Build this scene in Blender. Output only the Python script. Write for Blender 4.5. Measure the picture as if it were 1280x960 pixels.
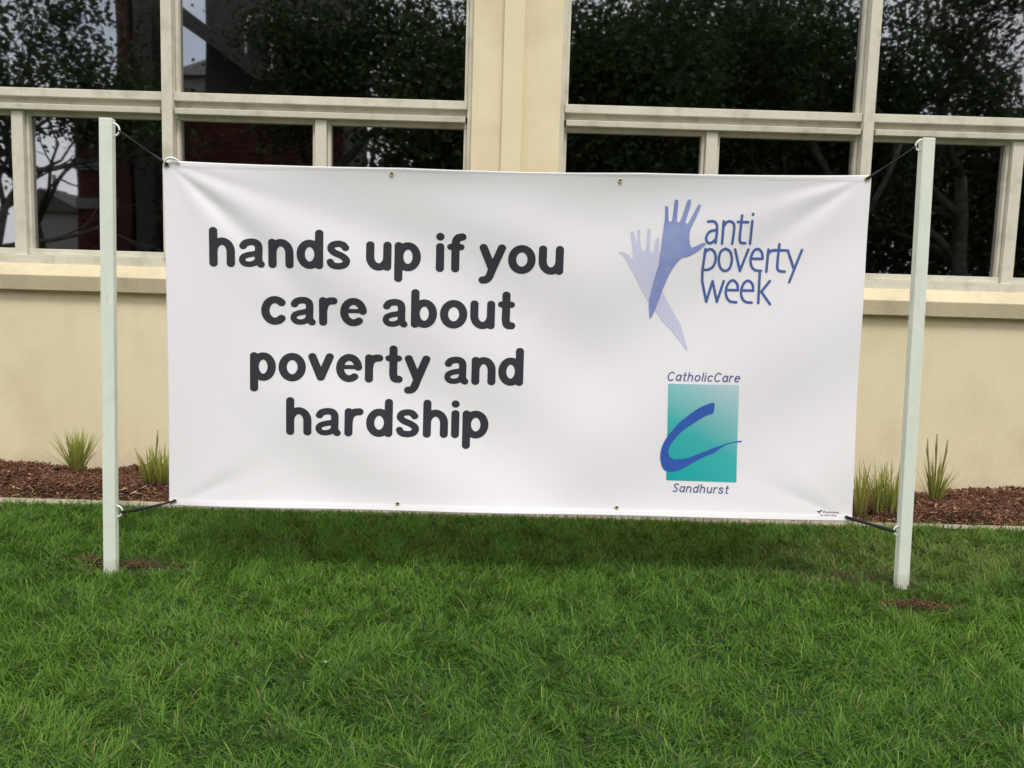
import bpy, bmesh, math, random
import numpy as np
from mathutils import Vector, Matrix, noise
random.seed(7); rng = np.random.default_rng(11)
for o in list(bpy.data.objects): bpy.data.objects.remove(o)
scene = bpy.context.scene
C = scene.collection

# ------------------------------------------------------------------ camera
F_PX, CX, CY = 1179.0, 640.0, 480.0
PITCH, ROLL, YAW, CAM_H = 0.12051, 0.029833, 0.005336, 1.38
fwd = np.array([math.sin(YAW)*math.cos(PITCH), math.cos(YAW)*math.cos(PITCH), -math.sin(PITCH)])
rt0 = np.array([math.cos(YAW), -math.sin(YAW), 0.0]); up0 = np.cross(rt0, fwd)
rt = math.cos(ROLL)*rt0 + math.sin(ROLL)*up0
up = -math.sin(ROLL)*rt0 + math.cos(ROLL)*up0
cam_d = bpy.data.cameras.new('camera'); cam = bpy.data.objects.new('camera', cam_d); C.objects.link(cam)
M4 = Matrix(((rt[0], up[0], -fwd[0], 0), (rt[1], up[1], -fwd[1], 0), (rt[2], up[2], -fwd[2], CAM_H), (0, 0, 0, 1)))
cam.matrix_world = M4
cam_d.sensor_width = 36; cam_d.lens = F_PX/1280*36; cam_d.clip_end = 2000; cam_d.clip_start = 0.05
scene.camera = cam

# ------------------------------------------------------------------ world, sun, exposure
SUN_EL, SUN_AZ = math.radians(58), math.radians(14)      # azimuth: to the right of straight behind the camera
w = bpy.data.worlds.new('World'); scene.world = w; w.use_nodes = True
nt = w.node_tree; nt.nodes.clear()
sky = nt.nodes.new('ShaderNodeTexSky'); sky.sky_type = 'NISHITA'; sky.sun_disc = False
sky.sun_elevation = SUN_EL; sky.sun_rotation = math.pi - SUN_AZ; sky.dust_density = 1.5
tc = nt.nodes.new('ShaderNodeTexCoord')
cn = nt.nodes.new('ShaderNodeTexNoise'); cn.inputs['Scale'].default_value = 2.2; cn.inputs['Detail'].default_value = 7
cn.inputs['Roughness'].default_value = .55
cr = nt.nodes.new('ShaderNodeValToRGB'); cr.color_ramp.elements[0].position = .32; cr.color_ramp.elements[1].position = .47
cr.color_ramp.elements[0].color = (.3, .3, .3, 1)
cc = nt.nodes.new('ShaderNodeTexNoise'); cc.inputs['Scale'].default_value = 3.5; cc.inputs['Detail'].default_value = 5
cv = nt.nodes.new('ShaderNodeValToRGB')
cv.color_ramp.elements[0].position = .3; cv.color_ramp.elements[0].color = (9.6, 9.7, 10.0, 1)
cv.color_ramp.elements[1].position = .7; cv.color_ramp.elements[1].color = (13.5, 13.5, 13.7, 1)
mx = nt.nodes.new('ShaderNodeMix'); mx.data_type = 'RGBA'
bg = nt.nodes.new('ShaderNodeBackground'); bg.inputs['Strength'].default_value = .1
wo = nt.nodes.new('ShaderNodeOutputWorld')
L = nt.links.new
L(tc.outputs['Generated'], cn.inputs['Vector']); L(tc.outputs['Generated'], cc.inputs['Vector'])
L(cn.outputs['Fac'], cr.inputs['Fac']); L(cc.outputs['Fac'], cv.inputs['Fac'])
L(cr.outputs['Color'], mx.inputs[0]); L(sky.outputs['Color'], mx.inputs[6]); L(cv.outputs['Color'], mx.inputs[7])
L(mx.outputs[2], bg.inputs['Color']); L(bg.outputs[0], wo.inputs['Surface'])
sd = bpy.data.lights.new('sun', 'SUN'); sd.energy = 1.5; sd.angle = math.radians(16); sd.color = (1, .96, .9)
sun = bpy.data.objects.new('sun', sd); C.objects.link(sun)
sdir = Vector((math.sin(SUN_AZ)*math.cos(SUN_EL), -math.cos(SUN_AZ)*math.cos(SUN_EL), math.sin(SUN_EL)))
sun.rotation_euler = sdir.to_track_quat('Z', 'Y').to_euler(); sun.location = (3, -6, 12)
vs = scene.view_settings; vs.view_transform = 'Standard'; vs.look = 'None'; vs.gamma = 1; vs.use_curve_mapping = False
vs.exposure = 0.56
scene.render.engine = 'CYCLES'

# ------------------------------------------------------------------ pixel helpers
def ray(u, v): return fwd + rt*(u-CX)/F_PX - up*(v-CY)/F_PX
def on_y(u, v, Y):
    d = ray(u, v); t = Y/d[1]; return Vector((t*d[0], Y, CAM_H+t*d[2]))
def on_z(u, v, z=0.0):
    d = ray(u, v); t = (z-CAM_H)/d[2]; return Vector((t*d[0], t*d[1], z))
GLASS_Y = 6.24
def refl(u, v, Y):                      # a point at real depth Y that the window glass shows at a pixel
    p = on_y(u, v, 2*GLASS_Y - Y); return Vector((p.x, Y, p.z))

# ------------------------------------------------------------------ materials
def mat(name, col, rough=.7, spec=.3, metallic=0.0):
    m = bpy.data.materials.new(name); m.use_nodes = True
    b = m.node_tree.nodes['Principled BSDF']
    b.inputs['Base Color'].default_value = (*col, 1); b.inputs['Roughness'].default_value = rough
    b.inputs['Specular IOR Level'].default_value = spec; b.inputs['Metallic'].default_value = metallic
    return m
def N(m, t): return m.node_tree.nodes.new(t)
def lk(m, a, b): m.node_tree.links.new(a, b)
def varied(name, c1, c2, scale, rough=.8, bump=0.0, bscale=None, spec=.2, detail=6, c3=None, s3=1.0, lo=.35, hi=.65):
    m = mat(name, c1, rough, spec); b = m.node_tree.nodes['Principled BSDF']
    co = N(m, 'ShaderNodeTexCoord')
    n = N(m, 'ShaderNodeTexNoise'); n.inputs['Scale'].default_value = scale; n.inputs['Detail'].default_value = detail
    r = N(m, 'ShaderNodeValToRGB'); r.color_ramp.elements[0].position = lo; r.color_ramp.elements[1].position = hi
    r.color_ramp.elements[0].color = (*c1, 1); r.color_ramp.elements[1].color = (*c2, 1)
    lk(m, co.outputs['Object'], n.inputs['Vector']); lk(m, n.outputs['Fac'], r.inputs['Fac'])
    out = r.outputs['Color']
    if c3:
        n3 = N(m, 'ShaderNodeTexNoise'); n3.inputs['Scale'].default_value = s3; n3.inputs['Detail'].default_value = 8
        lk(m, co.outputs['Object'], n3.inputs['Vector'])
        r3 = N(m, 'ShaderNodeValToRGB'); r3.color_ramp.elements[0].position = .52; r3.color_ramp.elements[1].position = .75
        mm = N(m, 'ShaderNodeMix'); mm.data_type = 'RGBA'; mm.inputs[7].default_value = (*c3, 1)
        lk(m, n3.outputs['Fac'], r3.inputs['Fac']); lk(m, r3.outputs['Color'], mm.inputs[0]); lk(m, out, mm.inputs[6])
        out = mm.outputs[2]
    lk(m, out, b.inputs['Base Color'])
    if bump:
        bn = N(m, 'ShaderNodeTexNoise'); bn.inputs['Scale'].default_value = bscale or scale*4; bn.inputs['Detail'].default_value = 4
        lk(m, co.outputs['Object'], bn.inputs['Vector'])
        bp = N(m, 'ShaderNodeBump'); bp.inputs['Strength'].default_value = bump; bp.inputs['Distance'].default_value = .01
        lk(m, bn.outputs['Fac'], bp.inputs['Height']); lk(m, bp.outputs['Normal'], b.inputs['Normal'])
    return m
def attr_mat(name, rough=.6, spec=.25, trans=0.0):
    m = mat(name, (.1, .1, .1), rough, spec); b = m.node_tree.nodes['Principled BSDF']
    a = N(m, 'ShaderNodeAttribute'); a.attribute_name = 'col'
    lk(m, a.outputs['Color'], b.inputs['Base Color'])
    if trans:
        t = N(m, 'ShaderNodeBsdfTranslucent'); lk(m, a.outputs['Color'], t.inputs['Color'])
        x = N(m, 'ShaderNodeMixShader'); x.inputs[0].default_value = trans
        o = m.node_tree.nodes['Material Output']
        lk(m, b.outputs[0], x.inputs[1]); lk(m, t.outputs[0], x.inputs[2]); lk(m, x.outputs[0], o.inputs['Surface'])
    return m

def layer(m, fac_socket, color):
    b = m.node_tree.nodes['Principled BSDF']; src = b.inputs['Base Color'].links[0].from_socket
    x = N(m, 'ShaderNodeMix'); x.data_type = 'RGBA'; x.inputs[7].default_value = (*color, 1)
    lk(m, fac_socket, x.inputs[0]); lk(m, src, x.inputs[6]); lk(m, x.outputs[2], b.inputs['Base Color'])
def streaks(m, scale, squash, color, lo, hi, amount):            # rain marks or grain running down a face
    co = N(m, 'ShaderNodeTexCoord'); mp = N(m, 'ShaderNodeMapping'); mp.inputs['Scale'].default_value = (1, 1, squash)
    n = N(m, 'ShaderNodeTexNoise'); n.inputs['Scale'].default_value = scale; n.inputs['Detail'].default_value = 5
    r = N(m, 'ShaderNodeMapRange'); r.inputs[1].default_value = lo; r.inputs[2].default_value = hi; r.inputs[3].default_value = 0; r.inputs[4].default_value = amount
    lk(m, co.outputs['Object'], mp.inputs['Vector']); lk(m, mp.outputs[0], n.inputs['Vector']); lk(m, n.outputs['Fac'], r.inputs[0]); layer(m, r.outputs[0], color)
def splash(m, height, color, amount):                            # soil thrown up by rain, ragged upper edge
    g_ = N(m, 'ShaderNodeTexCoord'); sp = N(m, 'ShaderNodeSeparateXYZ'); lk(m, g_.outputs['Object'], sp.inputs[0])
    n = N(m, 'ShaderNodeTexNoise'); n.inputs['Scale'].default_value = 22; n.inputs['Detail'].default_value = 6; lk(m, g_.outputs['Object'], n.inputs['Vector'])
    a = N(m, 'ShaderNodeMath'); a.operation = 'MULTIPLY_ADD'; a.inputs[1].default_value = -height*2.2; lk(m, n.outputs['Fac'], a.inputs[0]); lk(m, sp.outputs['Z'], a.inputs[2])
    r = N(m, 'ShaderNodeMapRange'); r.inputs[1].default_value = -height*.9; r.inputs[2].default_value = height*.1; r.inputs[3].default_value = amount; r.inputs[4].default_value = 0
    lk(m, a.outputs[0], r.inputs[0]); layer(m, r.outputs[0], color)
STUCCO = varied('stucco', (.72, .62, .415), (.76, .66, .45), 1.6, .9, .45, 230, c3=(.63, .53, .34), s3=1.7)
SILLR = varied('sill_render', (.56, .48, .32), (.63, .54, .365), 3, .9, .5, 170, c3=(.48, .41, .27), s3=5)
STRIP = varied('strip_paint', (.66, .57, .38), (.71, .62, .43), 2, .8, .15, 120)
FRAME = varied('frame_paint', (.57, .54, .44), (.62, .59, .485), 5, .6, .12, 60, c3=(.46, .43, .33), s3=9)
POSTP = varied('post_paint', (.67, .705, .625), (.71, .74, .66), 7, .6, .08, 60, c3=(.62, .655, .57), s3=11)
streaks(STUCCO, 7, .07, (.48, .41, .27), .55, .8, .22); splash(STUCCO, .10, (.42, .32, .2), .2)
streaks(SILLR, 9, .1, (.40, .35, .25), .5, .75, .5); streaks(FRAME, 11, .3, (.36, .33, .25), .55, .75, .5)
streaks(POSTP, 60, .03, (.56, .59, .50), .5, .75, .5); streaks(POSTP, 24, .3, (.40, .36, .27), .68, .76, .5); splash(POSTP, .06, (.28, .2, .12), .35)
HOOKM = mat('white_enamel', (.78, .78, .74), .35, .5)
CORDM = varied('black_cord', (.012, .012, .014), (.03, .03, .034), 300, .75)
BRASS = mat('brass', (.62, .53, .32), .45, .5, .7)
CONC = varied('concrete', (.30, .255, .195), (.40, .345, .27), 9, .9, .5, 90, c3=(.2, .17, .13), s3=6)
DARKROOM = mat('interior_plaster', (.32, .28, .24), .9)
BRICKM = attr_mat('brick_clay', .9, .1)
MORTAR = mat('mortar', (.07, .06, .055), .95)
BANDM = mat('stone_band', (.20, .185, .17), .9)
ROOFM = varied('roof_tile', (.05, .042, .04), (.09, .075, .07), 14, .85, .4, 30)
TIMBER = varied('dark_timber', (.05, .045, .045), (.09, .08, .075), 12, .8, .3, 60)
BARK = varied('tree_bark', (.05, .042, .035), (.11, .095, .08), 6, .95, .8, 24)
LEAF = attr_mat('leaf', .7, .1, .22)
GRASS = attr_mat('grass_blade', .55, .18, .33)
TUSS = attr_mat('tussock_blade', .55, .3, .2)
CHIP = attr_mat('bark_chip', .9, .15)
SOIL = varied('soil', (.045, .032, .02), (.085, .06, .035), 12, .95, .8, 60)
LAWN = varied('lawn_base', (.020, .040, .010), (.035, .055, .016), 5, .95, .6, 90)
BEDM = varied('mulch_bed', (.035, .020, .013), (.07, .04, .026), 18, .95, .9, 70)

GLASSM = bpy.data.materials.new('window_glass'); GLASSM.use_nodes = True
g = GLASSM.node_tree; g.nodes.clear()
go = g.nodes.new('ShaderNodeOutputMaterial'); gm = g.nodes.new('ShaderNodeMixShader')
gt = g.nodes.new('ShaderNodeBsdfTransparent'); gt.inputs['Color'].default_value = (.5, .5, .5, 1)
gg = g.nodes.new('ShaderNodeBsdfGlossy'); gg.inputs['Roughness'].default_value = .018; gg.inputs['Color'].default_value = (.95, .96, 1, 1)
gf = g.nodes.new('ShaderNodeFresnel'); gf.inputs['IOR'].default_value = 1.5
ga = g.nodes.new('ShaderNodeMath'); ga.operation = 'MULTIPLY_ADD'; ga.inputs[1].default_value = 1.0; ga.inputs[2].default_value = .24
gtc = g.nodes.new('ShaderNodeTexCoord'); gn = g.nodes.new('ShaderNodeTexNoise'); gn.inputs['Scale'].default_value = 1.3
gn.inputs['Detail'].default_value = 1
gb = g.nodes.new('ShaderNodeBump'); gb.inputs['Strength'].default_value = .05; gb.inputs['Distance'].default_value = .02
g.links.new(gtc.outputs['Object'], gn.inputs['Vector']); g.links.new(gn.outputs['Fac'], gb.inputs['Height'])
g.links.new(gb.outputs['Normal'], gg.inputs['Normal'])
g.links.new(gf.outputs[0], ga.inputs[0]); g.links.new(ga.outputs[0], gm.inputs[0])
g.links.new(gt.outputs[0], gm.inputs[1]); g.links.new(gg.outputs[0], gm.inputs[2]); g.links.new(gm.outputs[0], go.inputs['Surface'])

CLOTH = varied('banner_cloth', (.80, .770, .80), (.825, .797, .825), 1.5, .75, 0, spec=.25)
_b = CLOTH.node_tree.nodes['Principled BSDF']
_c = N(CLOTH, 'ShaderNodeTexCoord'); _w = N(CLOTH, 'ShaderNodeTexNoise'); _w.inputs['Scale'].default_value = 220; _w.inputs['Detail'].default_value = 2
_p = N(CLOTH, 'ShaderNodeBump'); _p.inputs['Strength'].default_value = .18; _p.inputs['Distance'].default_value = .003
lk(CLOTH, _c.outputs['Object'], _w.inputs['Vector']); lk(CLOTH, _w.outputs['Fac'], _p.inputs['Height']); lk(CLOTH, _p.outputs['Normal'], _b.inputs['Normal'])
INK = mat('ink_charcoal', (.032, .034, .042), .7, .25)
INKB = mat('ink_blue', (.075, .125, .34), .7, .25)
INKH = varied('ink_hand', (.20, .24, .52), (.29, .33, .58), 9, .75, spec=.25)
INKL = mat('ink_pale_lilac', (.58, .58, .745), .75, .25)
INKV = mat('ink_violet', (.13, .13, .30), .7, .25)
INKS = mat('ink_royal', (.035, .10, .42), .7, .25)
TEAL = mat('ink_teal', (.03, .45, .45), .7, .25)

# ------------------------------------------------------------------ object helpers
def link(name, me, m=None, parent=None, smooth=False):
    o = bpy.data.objects.new(name, me); C.objects.link(o)
    if m is not None and not me.materials: me.materials.append(m)
    if parent is not None: o.parent = parent
    if smooth: me.polygons.foreach_set('use_smooth', np.ones(len(me.polygons), bool))
    return o
def thing(name, label, cat, loc=(0, 0, 0), group=None, rotz=0):
    o = bpy.data.objects.new(name, None); C.objects.link(o); o.location = loc; o.rotation_euler.z = rotz
    o.empty_display_size = .1
    o['label'] = label; o['category'] = cat
    if group: o['group'] = group
    return o
def tag(o, label=None, cat=None, group=None, kind=None):
    if label: o['label'] = label
    if cat: o['category'] = cat
    if group: o['group'] = group
    if kind: o['kind'] = kind
    return o
class MB:
    def __init__(s): s.v = []; s.f = []
    def box(s, x0, x1, y0, y1, z0, z1):
        i = len(s.v)
        s.v += [(x0,y0,z0),(x1,y0,z0),(x1,y1,z0),(x0,y1,z0),(x0,y0,z1),(x1,y0,z1),(x1,y1,z1),(x0,y1,z1)]
        s.f += [tuple(i+k for k in q) for q in ((3,2,1,0),(4,5,6,7),(0,1,5,4),(1,2,6,5),(2,3,7,6),(3,0,4,7))]
        return s
    def prism_x(s, prof, x0, x1):            # profile of (y,z), counter-clockwise seen from -X
        n = len(prof); i = len(s.v)
        s.v += [(x0, y, z) for y, z in prof] + [(x1, y, z) for y, z in prof]
        s.f += [tuple(i+k for k in range(n))[::-1], tuple(i+n+k for k in range(n))]
        s.f += [(i+k, i+(k+1) % n, i+n+(k+1) % n, i+n+k) for k in range(n)]
        return s
    def tube(s, pts, rad, n=8):
        pts = [Vector(p) for p in pts]; i0 = len(s.v); prev = None
        for k, p in enumerate(pts):
            t = (pts[min(k+1, len(pts)-1)] - pts[max(k-1, 0)]).normalized()
            if prev is None: a = t.orthogonal().normalized()
            else: a = (prev - t*prev.dot(t)).normalized()
            prev = a; b = t.cross(a); r = rad[k] if hasattr(rad, '__len__') else rad
            for j in range(n):
                th = 2*math.pi*j/n; s.v.append(tuple(p + a*math.cos(th)*r + b*math.sin(th)*r))
        for k in range(len(pts)-1):
            for j in range(n):
                j2 = (j+1) % n
                s.f.append((i0+k*n+j, i0+k*n+j2, i0+(k+1)*n+j2, i0+(k+1)*n+j))
        s.f.append(tuple(i0+j for j in range(n))[::-1]); e = i0+(len(pts)-1)*n; s.f.append(tuple(e+j for j in range(n)))
        return s
    def mesh(s, name):
        me = bpy.data.meshes.new(name); me.from_pydata(s.v, [], s.f)
        bm = bmesh.new(); bm.from_mesh(me); bmesh.ops.recalc_face_normals(bm, faces=bm.faces); bm.to_mesh(me); bm.free()
        return me
    def build(s, name, m, parent=None, bevel=0, smooth=False):
        o = link(name, s.mesh(name), m, parent, smooth)
        if bevel:
            b = o.modifiers.new('bevel', 'BEVEL'); b.width = bevel; b.segments = 2; b.limit_method = 'ANGLE'
        return o
def big_mesh(name, V, faces_flat, loop_tot, col=None):
    """V (n,3), faces as flat loop list with per-face counts, optional per-vertex colour."""
    me = bpy.data.meshes.new(name)
    me.vertices.add(len(V)); me.vertices.foreach_set('co', np.asarray(V, np.float32).ravel())
    me.loops.add(len(faces_flat)); me.loops.foreach_set('vertex_index', np.asarray(faces_flat, np.int32))
    me.polygons.add(len(loop_tot)); st = np.concatenate(([0], np.cumsum(loop_tot)[:-1]))
    me.polygons.foreach_set('loop_start', st.astype(np.int32))
    if col is not None:
        a = me.attributes.new('col', 'FLOAT_COLOR', 'POINT')
        c4 = np.ones((len(V), 4), np.float32); c4[:, :3] = col; a.data.foreach_set('color', c4.ravel())
    me.update(); me.validate()
    return me

# ------------------------------------------------------------------ ground
def value_noise(x, y, s, seed=0):
    r = np.random.default_rng(seed); T = r.random((64, 64)); x = x*s+100; y = y*s+100
    xi = np.floor(x).astype(int); yi = np.floor(y).astype(int); fx = x-xi; fy = y-yi
    fx = fx*fx*(3-2*fx); fy = fy*fy*(3-2*fy)
    g_ = lambda a, b: T[a % 64, b % 64]
    return (g_(xi, yi)*(1-fx)+g_(xi+1, yi)*fx)*(1-fy)+(g_(xi, yi+1)*(1-fx)+g_(xi+1, yi+1)*fx)*fy
mb = MB(); mb.v = [(-400, -400, -.06), (400, -400, -.06), (400, 400, -.06), (-400, 400, -.06)]; mb.f = [(0, 1, 2, 3)]
tag(mb.build('ground', LAWN), kind='structure')
EDGE_Y0, EDGE_Y1 = 5.185, 5.275
nx, ny = 120, 80; xs = np.linspace(-9, 9, nx); ys = np.linspace(-7, EDGE_Y0, ny); X, Y = np.meshgrid(xs, ys)
Z = (value_noise(X, Y, 1.2, 3)-.5)*.02 - .005
V = np.stack([X, Y, Z], -1).reshape(-1, 3)
idx = np.arange(nx*ny).reshape(ny, nx); q = np.stack([idx[:-1, :-1], idx[:-1, 1:], idx[1:, 1:], idx[1:, :-1]], -1).reshape(-1)
tag(link('lawn', big_mesh('lawn', V, q, np.full(len(q)//4, 4)), LAWN, smooth=True), kind='structure')

# ------------------------------------------------------------------ the school building
WY = 6.12                                     # face of the rendered wall
FR = WY + .045                                # face of the window frames
GL = GLASS_Y
def zx(x, y, Yp=WY): return on_y(x, y, Yp).z
Z_SILLB = zx(100, 364.2, WY-.06); Z_SILLM = zx(100, 345.3, WY-.07); Z_SILLT = zx(100, 331, WY+.0)
Z_FRB = Z_SILLT - .004; Z_RAILB = zx(100, 320, FR); Z_GL0 = zx(100, 312.3, GL)
Z_GL1 = zx(100, 147, GL); Z_LEDB = zx(100, 138.4, WY+.015); Z_LEDT = zx(100, 130, WY+.015)
Z_RUB = zx(100, 122, FR-.01); Z_UG0 = zx(100, 114.3, GL)
Z_TOP = 3.55; Z_PAR = 4.5
PIER0 = on_y(591, 90, WY).x; PIER1 = on_y(702, 90, WY).x
MUL_L = on_y(208, 90, WY+.01).x; MUL_R = on_y(1091, 90, WY+.01).x
ST0 = on_y(628.5, 100, WY-.03).x; ST1 = on_y(654, 100, WY-.03).x
WL = PIER0 - MUL_L; WR = MUL_R - PIER1
GX0 = MUL_L - WL; GX1 = MUL_R + WR
PW = PIER1 - PIER0
bld = thing('school_building', 'cream rendered building with wide dark windows behind the banner', 'building', (0, WY, 0))
def child(mb_, name, m, parent=bld, bevel=0, smooth=False):
    o = mb_.build(name, m, parent, bevel, smooth); o.matrix_parent_inverse = Matrix.Translation((0, -WY, 0)) if parent is bld else Matrix.Identity(4)
    return o
XA, XB = GX0 - PW - (GX1-PIER1), GX1 + PW + (GX1-PIER1)
XA -= PW; XB += PW
child(MB().box(XA, XB, WY, WY+.25, -.3, Z_SILLB+.02), 'wall', STUCCO)
child(MB().box(XA, XB, WY+.002, WY+.25, Z_TOP, Z_PAR), 'upper_wall', STUCCO)
child(MB().box(XA-.06, XB+.06, WY-.06, WY+.31, Z_PAR, Z_PAR+.08), 'coping', CONC, bevel=.01)
groups = [(PIER1+(GX0-PIER1)-PW-(GX1-PIER1), GX0-PW), (GX0, PIER0), (PIER1, GX1), (GX1+PW, GX1+PW+(GX1-PIER1))]
piers = [(XA, groups[0][0]), (groups[0][1], groups[1][0]), (PIER0, PIER1), (GX1, GX1+PW), (groups[3][1], XB)]
for a_, b_ in piers:
    child(MB().box(a_, b_, WY+.001, WY+.249, Z_SILLB+.02, Z_TOP), 'pier', STUCCO)
    c_ = (a_+b_)/2; s0, s1 = (ST0, ST1) if abs(a_-PIER0) < 1e-6 else (c_-.07, c_+.07)
    child(MB().box(s0, s1, WY-.035, WY+.02, 0.02, Z_PAR-.05), 'pilaster_strip', STRIP, bevel=.004)
sash_n = 0
for gi, (g0, g1) in enumerate(groups):
    mid = {1: MUL_L, 2: MUL_R}.get(gi, (g0+g1)/2)
    # masonry sill: sloped top, slightly undercut front
    prof = [(WY-.07, Z_SILLM), (WY-.052, Z_SILLB), (WY+.02, Z_SILLB), (WY+.10, Z_SILLT-.02), (WY+.10, Z_SILLT+.0), (WY+.01, Z_SILLT)]
    child(MB().prism_x(prof, g0-.004, g1+.004), 'window_sill', SILLR, bevel=.004)
    fr = MB()                                                # jambs, head and timber sill make the outer frame
    fr.box(g0-.002, g0+.03, FR, GL+.05, Z_FRB, Z_TOP); fr.box(g1-.03, g1+.002, FR, GL+.05, Z_FRB, Z_TOP)
    fr.box(g0+.03, g1-.03, FR, GL+.05, Z_TOP-.06, Z_TOP+.002)
    fr.box(g0+.03, g1-.03, FR-.02, GL+.05, Z_FRB, Z_RAILB)
    win = child(fr, 'window', FRAME, bevel=.003)
    def sub(mb_, name, m, bevel=.003): return child(mb_, name, m, win, bevel)
    sub(MB().box(mid-.034, mid+.034, WY+.008, GL+.045, Z_RAILB+.001, Z_TOP-.061), 'mullion', FRAME, .004)
    for (p0, p1) in ((g0+.03, mid-.034), (mid+.034, g1-.03)):
        e = .0015
        # transom: lower rail of the fixed light, shadow gap, projecting ledge, head of the sashes below
        sub(MB().box(p0+e, p1-e, FR-.012, GL+.03, Z_RUB, Z_UG0), 'sash_rail', FRAME)
        sub(MB().box(p0+e, p1-e, FR+.035, GL+.03, Z_LEDT+.0005, Z_RUB-.0005), 'transom', FRAME, 0)
        sub(MB().prism_x([(WY+.012, Z_LEDT-.006), (WY+.016, Z_LEDB), (GL+.03, Z_LEDB), (GL+.03, Z_LEDT), (FR+.03, Z_LEDT)], p0+.012, p1-.012), 'ledge', FRAME, .003)
        sub(MB().box(p0+e, p1-e, FR+.028, GL+.03, Z_GL1, Z_LEDB-.001), 'head_rail', FRAME)
        # stiles round the fixed light
        for (a_, b_) in ((p0+e, p0+.022), (p1-.022, p1-e)):
            sub(MB().box(a_, b_, FR+.03, GL+.03, Z_UG0+.0005, Z_TOP-.061), 'stile', FRAME)
        child(MB().box(p0+.018, p1-.018, GL-.003, GL+.003, Z_UG0-.01, Z_TOP-.055), 'pane', GLASSM, win)
        # two sashes below, a glazing bar between them
        pm = (p0+p1)/2
        sub(MB().box(pm-.036, pm+.036, FR-.004, GL+.03, Z_RAILB-.012, Z_LEDB-.0015), 'glazing_bar', FRAME)
        for (a_, b_) in ((p0+e, pm-.036-e), (pm+.036+e, p1-e)):
            sub(MB().box(a_, b_, FR+.02, GL+.03, Z_RAILB+.0005, Z_GL0), 'sash_rail', FRAME)
            for (c_, d_) in ((a_, a_+.02), (b_-.02, b_)):
                sub(MB().box(c_, d_, FR+.032, GL+.03, Z_GL0+.0005, Z_GL1-.0005), 'stile', FRAME)
            child(MB().box(a_+.016, b_-.016, GL-.003, GL+.003, Z_GL0-.01, Z_GL1+.01), 'pane', GLASSM, win)
# the dim rooms behind the glass
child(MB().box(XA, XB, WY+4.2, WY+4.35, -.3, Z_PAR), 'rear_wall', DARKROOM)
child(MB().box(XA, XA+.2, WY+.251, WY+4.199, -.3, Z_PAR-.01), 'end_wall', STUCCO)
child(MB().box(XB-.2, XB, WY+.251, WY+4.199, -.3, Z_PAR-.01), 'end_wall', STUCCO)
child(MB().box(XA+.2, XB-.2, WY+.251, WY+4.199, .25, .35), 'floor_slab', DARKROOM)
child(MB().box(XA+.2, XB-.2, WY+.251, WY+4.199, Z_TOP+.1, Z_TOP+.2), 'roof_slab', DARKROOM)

# ------------------------------------------------------------------ edging, bed, slab
tag(MB().box(-9, 9, EDGE_Y0, EDGE_Y1, -.1, .006).build('kerb_strip', CONC, bevel=.006), kind='structure')
SLAB0, SLAB1 = on_z(545, 640, .02).x, on_z(684, 640, .02).x
tag(MB().box(SLAB0, SLAB1, EDGE_Y1+.003, WY-.003, -.1, .010).build('concrete_path', CONC, bevel=.006), kind='structure')
def bed_z(x, y):
    t = np.clip((y-EDGE_Y1)/(WY-EDGE_Y1), 0, 1)
    e = np.clip(t/.12, 0, 1)*np.clip((1-t)/.08+.45, 0, 1)
    return -.01 + e*(.012 + .032*np.sin(np.pi*np.clip(t, 0, 1))*(.4+value_noise(x, y, 1.3, 5)) + (value_noise(x, y, 2.6, 8)-.40)*.085 + (value_noise(x, y, 9., 9)-.5)*.022)
for k, (x0, x1) in enumerate(((-9, SLAB0-.004), (SLAB1+.004, 9))):
    nx, ny = int((x1-x0)/.03), 36
    xs = np.linspace(x0, x1, nx); ys = np.linspace(EDGE_Y1+.002, WY-.002, ny); X, Y = np.meshgrid(xs, ys)
    V = np.stack([X, Y, bed_z(X, Y)], -1).reshape(-1, 3); idx = np.arange(nx*ny).reshape(ny, nx)
    q = np.stack([idx[:-1, :-1], idx[:-1, 1:], idx[1:, 1:], idx[1:, :-1]], -1).reshape(-1)
    tag(link('garden_bed', big_mesh('garden_bed', V, q, np.full(len(q)//4, 4)), BEDM, smooth=True), kind='structure')
# shredded bark: thin splinters tumbled over the bed
n = 75000
cx = rng.uniform(-5.5, 5.5, n*2); cy = rng.uniform(EDGE_Y1-.015, WY-.015, n*2) - (rng.random(n*2) < .006)*rng.uniform(0, .09, n*2)
ok = ((cx < SLAB0-.02) | (cx > SLAB1+.02)) & ((np.abs(cx) < 3.6) | (rng.random(n*2) < .3)); cx = cx[ok][:n]; cy = cy[ok][:n]; n = len(cx)
Lh = rng.gamma(2.6, .0056, n).clip(.005, .045); Wh = Lh*rng.uniform(.06, .26, n); Th = rng.uniform(.0008, .0025, n)
az = rng.uniform(0, 2*np.pi, n); tl = rng.normal(0, .38, n); rl = rng.normal(0, .5, n)
d1 = np.stack([np.cos(az)*np.cos(tl), np.sin(az)*np.cos(tl), np.sin(tl)], -1)
hz = np.stack([-np.sin(az), np.cos(az), np.zeros(n)], -1); d3 = np.cross(d1, hz)
d2 = hz*np.cos(rl)[:, None] + d3*np.sin(rl)[:, None]; d3 = np.cross(d1, d2)
ctr = np.stack([cx, cy, bed_z(cx, cy)+rng.uniform(0, .012, n)], -1)
crn = []
for sx, sy, sz in ((-1,-1,-1),(1,-.5,-1),(1,.7,-1),(-1,1,-1),(-1,-1,1),(1,-.5,1),(1,.7,1),(-1,1,1)):
    crn.append(ctr + d1*(sx*Lh)[:, None] + d2*(sy*Wh)[:, None] + d3*(sz*Th)[:, None])
V = np.stack(crn, 1).reshape(-1, 3)
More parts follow.
